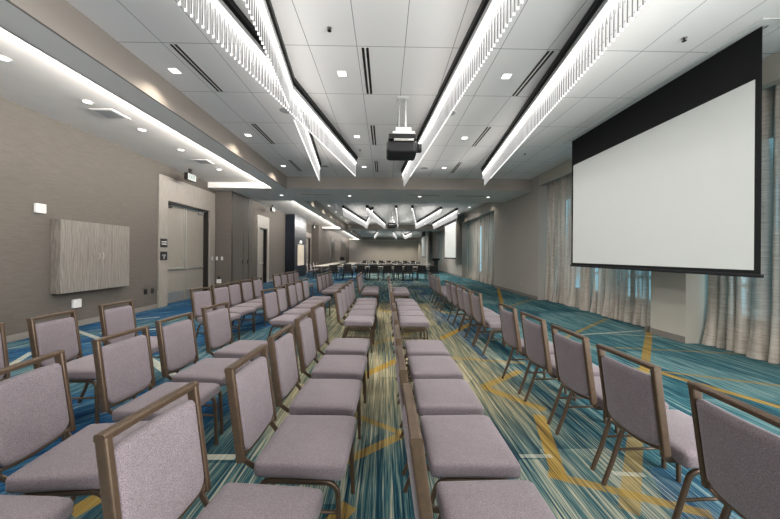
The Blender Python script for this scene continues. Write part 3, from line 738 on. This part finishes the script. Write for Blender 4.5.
proto = make_chair(); register(proto)
ROWS = {  # rail x, turn, blocks of centre y (near -> far)
    1: (1.69, 2.5, [[.58, 1.12, 1.73, 2.27, 2.83, 3.40], [4.65, 5.14, 5.63, 6.12, 6.61], [8.1, 8.6, 9.1, 9.6]], 'row nearest the windows'),
    2: (.445, 0, [[1.12, 1.67, 2.22, 2.78, 3.34], [4.72, 5.22, 5.72, 6.22, 6.7], [8.2, 8.7, 9.2]], 'second row from the windows'),
    3: (-.39, -3, [[1.10, 1.67, 2.22, 2.80, 3.40], [4.76, 5.26, 5.78, 6.28, 6.78], [8.35, 8.9, 9.4]], 'middle row'),
    4: (-1.47, -3, [[1.05, 1.60, 2.15, 2.70, 3.30], [4.8, 5.38, 5.95, 6.47, 7.02], [8.48, 9.05, 9.6, 10.2]], 'second row from the wall doors'),
    5: (-2.60, -7, [[2.22, 2.82, 3.46], [4.92, 5.5, 6.02, 6.55, 7.15], [8.44, 9.0, 9.6, 10.2]], 'row nearest the wall doors')}
ORD = ['first', 'second', 'third', 'fourth', 'fifth', 'sixth']; BLK = ['front', 'middle', 'back']
TURN = {(4, 0, 1): 6, (1, 0, 1): -4, (3, 0, 0): -5.5, (5, 0, 0): -8, (5, 0, 1): 3, (5, 0, 2): -2, (4, 0, 4): -7, (5, 1, 0): -12, (5, 1, 1): -12, (4, 1, 0): -10}
first = True
for r, (sx, rz, blocks, rn) in ROWS.items():
    for bi, ys in enumerate(blocks):
        for i, y in enumerate(ys):
            rr = math.radians(TURN.get((r, bi, i), rz) + random.uniform(-.8, .8)); x = sx + random.uniform(-.012, .012)
            if r == 1: x += .003 * y
            if r == 4 and bi == 0 and i == 1: x += .03
            if r == 3 and bi == 0 and i == 0: x -= .10
            if r == 5 and bi == 0 and i == 0: x -= .055
            lb = 'mauve bronze-framed chair, %s from camera, %s block, %s' % (ORD[i], BLK[bi], rn)
            gp = 'mauve banquet chairs in the ' + rn
            if first: proto.location = (x, y, 0); proto.rotation_euler = (0, 0, rr); proto['label'] = lb; proto['group'] = gp; first = False
            else: dup(proto, (x, y, 0), rr, lb, gp)

# ------------------------------------------------------------------ middle room: tables, black armchairs, lectern
def make_armchair():
    t = empty('mesh_armchair', (0, 0, 0), 0, 'x', 'chair', 'black armchairs')   # faces +Y
    MB().cushion(.24, .235, .035, .03, 6, lambda x, y, z: (x, y, z + .44)).obj('seat', MT['mesh'], t)
    MB().cushion(.23, .02, .19, .018, 8, lambda x, y, z: (x, y - .25 - .05 * (z + .19) / .38 + .03 * (x / .23) ** 2, z + .67)).obj('backrest', MT['mesh'], t)
    for s in (-1, 1):
        MB().tube([(s * .255, .2, .0), (s * .255, .2, .42), (s * .255, .17, .64)], .014).obj('leg', MT['dark'], t)
        MB().tube([(s * .255, -.27, .0), (s * .255, -.22, .42), (s * .24, -.26, .66)], .014).obj('leg', MT['dark'], t)
        MB().box(s * .255 - .025, s * .255 + .025, -.24, .18, .635, .66).obj('armrest', MT['tabletop'], t, .008)
    return t
arm = make_armchair(); register(arm)
def make_table(cloth=True):
    nm = 'linen_table' if cloth else 'folding_table'
    t = empty(nm, (0, 0, 0), 0, 'x', 'table', 'tables')
    MB().box(-.92, .92, -.38, .38, .715, .745).obj('tabletop', MT['cloth'] if cloth else MT['tabletop'], t, .006)
    for s in (-1, 1):
        for q in (-1, 1): MB().tube([(s * .8, q * .3, .715), (s * .8, q * .3, 0)], .018).obj('leg', MT['dark'], t)
        MB().tube([(s * .8, -.3, .12), (s * .8, .3, .12)], .014).obj('foot_bar', MT['dark'], t)
    return t
tl, tp = make_table(True), make_table(False); register(tl); register(tp)
used = set()
def put(p, x, y, rz, label, group):
    if p.name in used: return dup(p, (x, y, 0), rz, label, group)
    used.add(p.name); p.location = (x, y, 0); p.rotation_euler = (0, 0, rz); p['label'] = label; p['group'] = group; return p
NTH = ['leftmost', 'second from left', 'third from left', 'fourth from left', 'fifth from left', 'sixth from left', 'seventh from left', 'eighth from left', 'ninth from left', 'tenth from left']
for i, x in enumerate((-2.1, -.25, 1.6)): put(tp, x, 18.3, 0, '%s bare brown table in the middle room front line' % NTH[i], 'brown tables in the front line')
for i, x in enumerate((-2.85, -2.1, -1.35, -.6, .15, .75, 1.32, 2.08, 2.72)):
    put(arm, x, 17.55, random.uniform(-.06, .06), '%s black armchair backing toward the camera at the brown tables' % NTH[i], 'black armchairs at the front tables')
for i, x in enumerate((-2.3, -1.5, -.7, .2, 1.0, 1.8)):
    put(arm, x, 19.15, PI + random.uniform(-.1, .1), '%s black armchair facing the camera behind the brown tables' % NTH[i], 'black armchairs behind the front tables')
for j in range(5): put(tl, -3.95, 19.3 + 1.9 * j, PI / 2, '%s linen-topped table in the line along the left side' % ORD[j], 'linen tables on the left')
for j in range(4): put(tl, -2.65, 21.8 + 1.9 * j, PI / 2, '%s linen-topped table in the second line from the left' % ORD[j], 'linen tables second line')
for i, x in enumerate((-1.2, .7, 2.6)): put(tl, x, 24.0, 0, '%s linen-topped table in the row across the middle room' % NTH[i], 'linen tables across')
for i, x in enumerate((-1.6, -.9, -.2, .5, 1.2, 1.9, 2.6)):
    put(arm, x, 24.85, PI + random.uniform(-.1, .1), '%s black armchair behind the linen table row' % NTH[i], 'black armchairs behind the linen tables')
for i, x in enumerate((-1.4, .5, 2.4)): put(tl, x, 30.0, 0, '%s linen-topped table in the farthest table row' % NTH[i], 'linen tables far row')
for i, x in enumerate((-2.0, -1.2, -.4, .4, 1.2, 2.0, 2.8)):
    put(arm, x, 30.85, PI, '%s black armchair in the farthest row' % NTH[i], 'black armchairs in the far row')
for j in range(4):
    dup(proto, (-4.52, 19.3 + .9 * j, 0), random.uniform(-.05, .05), 'mauve banquet chair at the left linen tables, %s from camera' % ORD[j], 'mauve chairs at the left tables')
# place settings that catch the light on the linen
def make_glass():
    t = MB().cyl((0, 0, 0), .03, .005, 10).cyl((0, 0, .005), .006, .07, 6).cyl((0, 0, .075), .022, .09, 10, r2=.034)
    return t.mesh('water_glass')
GL = make_glass(); GL.materials.append(MT['white'])
k = 0
for (tx, ty, nm) in ((-1.2, 24.0, 'leftmost'), (.7, 24.0, 'middle'), (2.6, 24.0, 'rightmost')):
    for i in range(4):
        o = bpy.data.objects.new('water_glass', GL); COL.objects.link(o); o.location = (tx - .66 + .44 * i, ty + (.16 if i % 2 else -.16), .745)
        tag(o, '%s pale glass on the %s linen table of the middle row' % (NTH[i], nm), 'glass', 'glasses on the linen tables')
t = empty('lectern', (4.1, 24.9, 0), 0, 'dark lectern standing by the window wall in the middle room', 'lectern')
MB().box(-.24, .24, -.2, .2, 0, .05).obj('base', MT['black'], t, .005); MB().box(-.16, .16, -.12, .12, .05, 1.0).obj('column', MT['black'], t, .005)
vs = [(-.3, -.24, 1.12), (.3, -.24, 1.12), (.3, .24, 1.0), (-.3, .24, 1.0), (-.3, -.24, 1.18), (.3, -.24, 1.18), (.3, .24, 1.06), (-.3, .24, 1.06)]
MB().add(vs, [(3, 2, 1, 0), (4, 5, 6, 7), (0, 1, 5, 4), (1, 2, 6, 5), (2, 3, 7, 6), (3, 0, 4, 7)]).obj('reading_top', MT['black'], t)
t = empty('equipment_cart', (-4.35, 31.5, 0), 0, 'white-topped cart with a dark monitor near the far left doors', 'cart')
MB().box(-.35, .35, -.25, .25, .72, .78).obj('top', MT['white'], t, .006)
for a in (-.3, .3):
    for b in (-.2, .2): MB().tube([(a, b, 0), (a, b, .72)], .02).obj('leg', MT['dark'], t)
MB().box(-.2, .2, -.03, .03, .86, 1.2).box(-.03, .03, -.03, .03, .78, .88).obj('monitor', MT['black'], t, .005)
